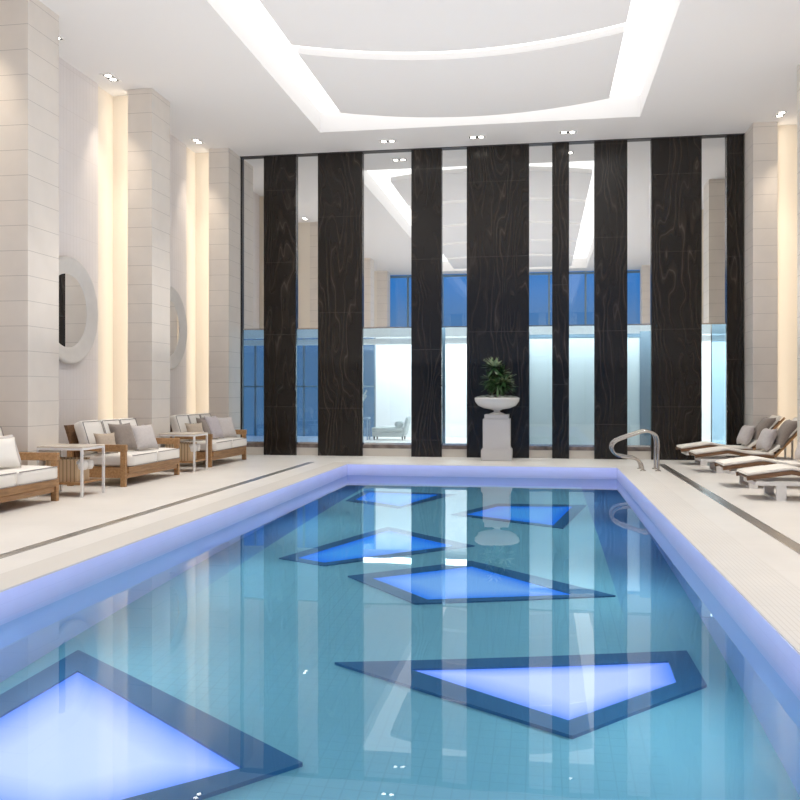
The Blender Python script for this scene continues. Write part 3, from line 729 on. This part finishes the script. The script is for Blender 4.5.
def make_lounger():
    r = empty('sun_lounger')
    W = 0.66
    seat_u = [0, 0.1, 0.3, 0.5, 0.54, 0.6, 0.75, 0.93, 1.0, 1.30]
    end = 1.32 + BACKL * math.cos(R(48))
    back_u = [1.32, 1.36, 1.5, 1.65, end]
    bm = bmesh.new(); strip(bm, seat_u, -0.018, 0.052, 0, 0.03); strip(bm, seat_u, -0.018, 0.052, W - 0.03, W)
    k = 0.02
    while k < 1.27:
        strip(bm, [k, k + 0.055], 0.004, 0.02, 0.03, W - 0.03); k += 0.075
    link('slatted_deck', bm, 'teak_dark', r)
    bm = bmesh.new(); strip(bm, back_u, -0.005, 0.035, 0, 0.03); strip(bm, back_u, -0.005, 0.035, W - 0.03, W)
    k = 1.34
    while k < end - 0.05:
        strip(bm, [k, k + 0.04], 0, 0.02, 0.03, W - 0.03); k += 0.055
    link('backrest', bm, 'teak', r)
    bm = bmesh.new(); strip(bm, [0.01] + seat_u[1:], 0.038, 0.036, 0.01, W - 0.015)
    bmesh.ops.bevel(bm, geom=bm.edges[:], offset=0.012, segments=2, affect='EDGES', clamp_overlap=True)
    link('seat_pad', bm, 'pad', r)
    bm = bmesh.new(); strip(bm, [1.27, 1.42, 1.6, end - 0.01], 0.05, 0.042, 0.015, W - 0.015)
    bmesh.ops.bevel(bm, geom=bm.edges[:], offset=0.012, segments=2, affect='EDGES', clamp_overlap=True)
    link('back_pad', bm, 'pad', r)
    bm = bmesh.new()
    for y in (0.0, W - 0.04): bx(bm, 0.10, 1.75, y, y + 0.04, 0.195, 0.245, 0.004)
    bx(bm, 0.10, 0.14, 0.04, W - 0.04, 0.195, 0.245); bx(bm, 1.71, 1.75, 0.04, W - 0.04, 0.195, 0.245)
    link('side_frame', bm, 'white_metal', r)
    for x in (0.36, 1.40):
        for y in (0.0, W - 0.05): box('leg', x, x + 0.12, y, y + 0.05, 0, 0.195, 'white_metal', r)
        box('foot_bar', x, x + 0.12, 0.05, W - 0.05, 0, 0.03, 'white_metal', r)
    bm = bmesh.new(); bx(bm, 1.6, 1.63, 0.1, 0.13, 0.24, 0.58); bx(bm, 1.6, 1.63, W - 0.13, W - 0.10, 0.24, 0.58); link('back_prop', bm, 'steel', r)
    return r
lo0 = make_lounger()
lg = [(2.60, 17.22, 'farthest of four, in the corner by the striped wall'), (2.60, 15.66, 'second from the striped wall'), (2.60, 13.28, 'third from the striped wall'), (2.60, 11.78, 'nearest of four, cut by the right picture edge')]
for i, (x, y, s) in enumerate(lg):
    o = lo0 if i == 0 else copy_tree(lo0); o.location = (x, y, 0)
    tag(o, 'white sun lounger with cream pad, ' + s, 'sun lounger', 'sun loungers right of the pool')
GL = 'pillows on the sun loungers'
wh = ['farthest', 'second farthest', 'third farthest', 'nearest']
for i, (x, y, s) in enumerate(lg):
    throw_pillow(x + 1.16, y + 0.30, 0.385, 0.48, 0.42, 0.19, 'lightgrey', R(24), R(8), 'light grey pillow at the front of the %s sun lounger' % wh[i], GL)
    throw_pillow(x + 1.38, y + 0.26, 0.44, 0.58, 0.58, 0.20, 'taupe', R(34), R(4), 'taupe pillow against the backrest of the %s sun lounger' % wh[i], GL)

# ------------------------------------------------------------------ handrail
prof = [(2.01, 0.0), (2.01, 0.25), (2.01, 0.53), (1.955, 0.655), (1.80, 0.70), (1.58, 0.635), (1.36, 0.555), (1.245, 0.48), (1.225, 0.375), (1.30, 0.275), (1.46, 0.235), (1.62, 0.21), (1.72, 0.13), (1.75, 0.0)]
hr = empty('pool_handrail', (1.75, 16.1, 0), 'polished steel grab rail of two bent hoops at the far right pool corner', 'handrail')
for y in (-0.20, 0.24):
    bm = bmesh.new(); tube(bm, spline([(x - 1.75, y, z) for x, z in prof], 6), 0.024, 14); link('rail_hoop', bm, 'chrome', hr, True)
    for x in (0.26, 0.0):
        bm = bmesh.new(); lathe(bm, [(0.055, 0), (0.055, 0.008), (0.035, 0.018)], x, y, 20); link('flange', bm, 'chrome', hr, True)

# ------------------------------------------------------------------ pedestal, urn, plant
ux, uy = -0.94, 18.05
pd = empty('pedestal', (ux, uy, 0), 'square white pedestal under the urn before the striped wall', 'pedestal')
bm = bmesh.new(); bx(bm, -0.31, 0.31, -0.31, 0.31, 0, 0.22, 0.008); bx(bm, -0.29, 0.29, -0.29, 0.29, 0.22, 0.25, 0.004); link('base', bm, 'pedestal', pd)
box('shaft', -0.275, 0.275, -0.275, 0.275, 0.25, 0.85, 'pedestal', pd, 0.006)
box('cap', -0.245, 0.245, -0.245, 0.245, 0.85, 0.94, 'pedestal', pd, 0.006)
ur = empty('planter_urn', (ux, uy, 0.94), 'wide shallow white urn on the square pedestal', 'urn')
bm = bmesh.new(); lathe(bm, [(0.16, 0.0), (0.155, 0.02), (0.07, 0.045), (0.06, 0.075), (0.12, 0.10), (0.27, 0.125), (0.39, 0.18), (0.45, 0.26), (0.465, 0.325), (0.455, 0.345), (0.435, 0.335), (0.41, 0.27), (0.30, 0.22)], 0, 0, 48)
link('bowl', bm, 'urn', ur, True)
bm = bmesh.new()
for k in range(70):
    a = random.uniform(0, 2 * PI); rr = 0.40 * math.sqrt(random.random()); s = random.uniform(0.03, 0.055)
    bmesh.ops.create_icosphere(bm, subdivisions=1, radius=s, matrix=Matrix.Translation((rr * math.cos(a), rr * math.sin(a), 0.335 + 0.06 * (1 - (rr / 0.42) ** 2))) @ Matrix.Diagonal((1, 1, 0.6, 1)))
o = link('pebbles', bm, 'soil', ur); o['kind'] = 'stuff'
pl = empty('potted_plant', (ux, uy, 1.28), 'spiky dark green plant with pale tipped leaves growing in the urn', 'plant')
bm = bmesh.new()
tops = [(-0.05, 0.0, 0.62), (0.10, 0.05, 0.50), (-0.14, 0.04, 0.38), (0.16, -0.05, 0.34), (0.02, -0.1, 0.28), (0.0, 0.1, 0.45)]
for x, y, z in tops: tube(bm, spline([(x * 0.5, y * 0.5, -0.02), (x * 0.7, y * 0.7, z * 0.5), (x, y, z)], 3), 0.012, 6)
link('stems', bm, 'bark', pl)
def leaves(bm, c, n, l0, l1, e0, e1, w=0.022):
    for k in range(n):
        a = random.uniform(0, 2 * PI); el = random.uniform(e0, e1); L = random.uniform(l0, l1)
        d = Vector((math.cos(a) * math.cos(el), math.sin(a) * math.cos(el), math.sin(el))); side = d.cross(Vector((0, 0, 1)))
        if side.length < 0.1: side = Vector((1, 0, 0))
        side.normalize(); prev = None; up = side.cross(d)
        for i in range(5):
            f = i / 4; p = Vector(c) + d * L * f + Vector((0, 0, -0.16 * L * f * f)); ww = w * math.sin(PI * (0.12 + 0.86 * f)) + 0.001
            cur = [bm.verts.new(p - side * ww), bm.verts.new(p + up * 0.004), bm.verts.new(p + side * ww)]
            if prev:
                bm.faces.new((prev[0], prev[1], cur[1], cur[0])); bm.faces.new((prev[1], prev[2], cur[2], cur[1]))
            prev = cur
bm = bmesh.new()
for c in tops:
    leaves(bm, c, 34, 0.18, 0.31, -0.9, 1.3)
    leaves(bm, (c[0], c[1], c[2] * 0.6), 22, 0.18, 0.32, -0.7, 0.9)
link('foliage', bm, 'leaf', pl)
bm = bmesh.new()
leaves(bm, tops[3], 12, 0.18, 0.27, -0.1, 0.8, 0.016); leaves(bm, tops[2], 8, 0.18, 0.27, -0.1, 0.8, 0.016); leaves(bm, tops[0], 24, 0.16, 0.25, 0.5, 1.4, 0.016); leaves(bm, tops[1], 10, 0.16, 0.24, 0.0, 1.2, 0.016); leaves(bm, tops[0], 14, 0.26, 0.34, 0.6, 1.4, 0.013); leaves(bm, tops[3], 8, 0.26, 0.34, 0.0, 0.7, 0.013)
link('pale_leaves', bm, 'leaf_pale', pl)

# ------------------------------------------------------------------ light
def area(name, loc, rot, sx, sy, power, col):
    L = bpy.data.lights.new(name, 'AREA'); L.shape = 'RECTANGLE'; L.size = sx; L.size_y = sy; L.energy = power; L.color = col
    o = bpy.data.objects.new(name, L); COL.objects.link(o); o.location = loc; o.rotation_euler = rot; return o
# ceiling lights of the lounge behind the glass
area('lounge_ceiling_light', (0.2, 25.6, 3.2), (0, 0, 0), 13.0, 1.2, 270, (0.93, 0.97, 1.0))
area('lounge_ceiling_light', (0.0, 19.1, 3.2), (R(42), 0, 0), 11.0, 0.5, 230, (0.93, 0.97, 1.0))
# added unseen spots along the pool walls, lighting the pool floor
for y in (2.6, 5.6, 8.6, 11.6, 14.6):
    for sgn in (-1, 1):
        x = PX0 + 0.06 if sgn < 0 else PX1 - 0.06
        L = spot(x, y, -0.32, (PX0 + PX1) / 2 + sgn * 0.4, y, FZ, 60, 2.6, 1.0, (0.82, 0.94, 1.0), 0.0); L.name = 'underwater_fill'
# added broad fill with no fixture, brightening the white ceiling from below
area('ceiling_fill', ((XL + XR) / 2, 8.5, 2.0), (PI, 0, 0), 9.5, 18.0, 450, (1.0, 0.955, 0.91))

# warm vertical light strips hidden behind the columns, washing the niches
for k in range(5):
    y0 = 17.85 - 3.72 * k if k < 2 else 14.13 - 3.67 * (k - 1)
    area('niche_strip_light', (-7.17, y0 + 0.12, H / 2), (0, R(90), 0), H - 0.1, 0.08, 9.5, (1.0, 0.91, 0.78))
    area('niche_strip_light', (4.54, y0 + 0.12, H / 2), (0, R(-90), 0), H - 0.1, 0.08, 9.5, (1.0, 0.91, 0.78))
# added violet strips facing the rim tiles, in place of underwater glow
VIO = (0.66, 0.70, 1.0); LY = PY1 - PY0 - 0.1; LX = PX1 - PX0 - 0.1
area('rim_fill', (PX0 + 0.13, (PY0 + PY1) / 2, -0.03), (0, R(75), 0), 0.03, LY, 3.6, VIO)
area('rim_fill', (PX1 - 0.13, (PY0 + PY1) / 2, -0.03), (0, R(-75), 0), 0.03, LY, 3.6, VIO)
area('rim_fill', ((PX0 + PX1) / 2, PY1 - 0.13, -0.03), (R(75), 0, 0), LX, 0.03, 1.3, VIO)

wd = bpy.data.worlds.new('dusk_sky'); sc.world = wd; wd.use_nodes = True; nt = wd.node_tree
bg = nt.nodes['Background']
tc = nt.nodes.new('ShaderNodeTexCoord'); sx = nt.nodes.new('ShaderNodeSeparateXYZ'); rp = nt.nodes.new('ShaderNodeValToRGB')
rp.color_ramp.elements[0].position = 0.04; rp.color_ramp.elements[0].color = (0.20, 0.32, 0.47, 1)
rp.color_ramp.elements[1].position = 0.12; rp.color_ramp.elements[1].color = (0.05, 0.27, 0.74, 1)
nt.links.new(tc.outputs['Generated'], sx.inputs[0]); nt.links.new(sx.outputs['Z'], rp.inputs['Fac']); nt.links.new(rp.outputs['Color'], bg.inputs['Color'])
bg.inputs['Strength'].default_value = 0.8

# ------------------------------------------------------------------ camera
cam = bpy.data.cameras.new('camera'); co = bpy.data.objects.new('camera', cam); COL.objects.link(co)
cam.sensor_fit = 'HORIZONTAL'; cam.sensor_width = 36.0; cam.lens = 868 / 800 * 36.0; cam.shift_y = -0.01; cam.clip_start = 0.05; cam.clip_end = 300
co.location = (0, 0, 1.4); co.rotation_euler = (PI / 2, 0, math.atan(143 / 868)); sc.camera = co

sc.view_settings.view_transform = 'Standard'; sc.view_settings.look = 'None'; sc.view_settings.gamma = 1.0; sc.view_settings.use_curve_mapping = False
sc.view_settings.exposure = 0.17
sc.cycles.max_bounces = 14; sc.cycles.diffuse_bounces = 6; sc.cycles.glossy_bounces = 6; sc.cycles.transmission_bounces = 8; sc.cycles.transparent_max_bounces = 12
sc.cycles.sample_clamp_indirect = 6.0; sc.cycles.use_denoising = True; sc.cycles.caustics_refractive = True; sc.cycles.caustics_reflective = True
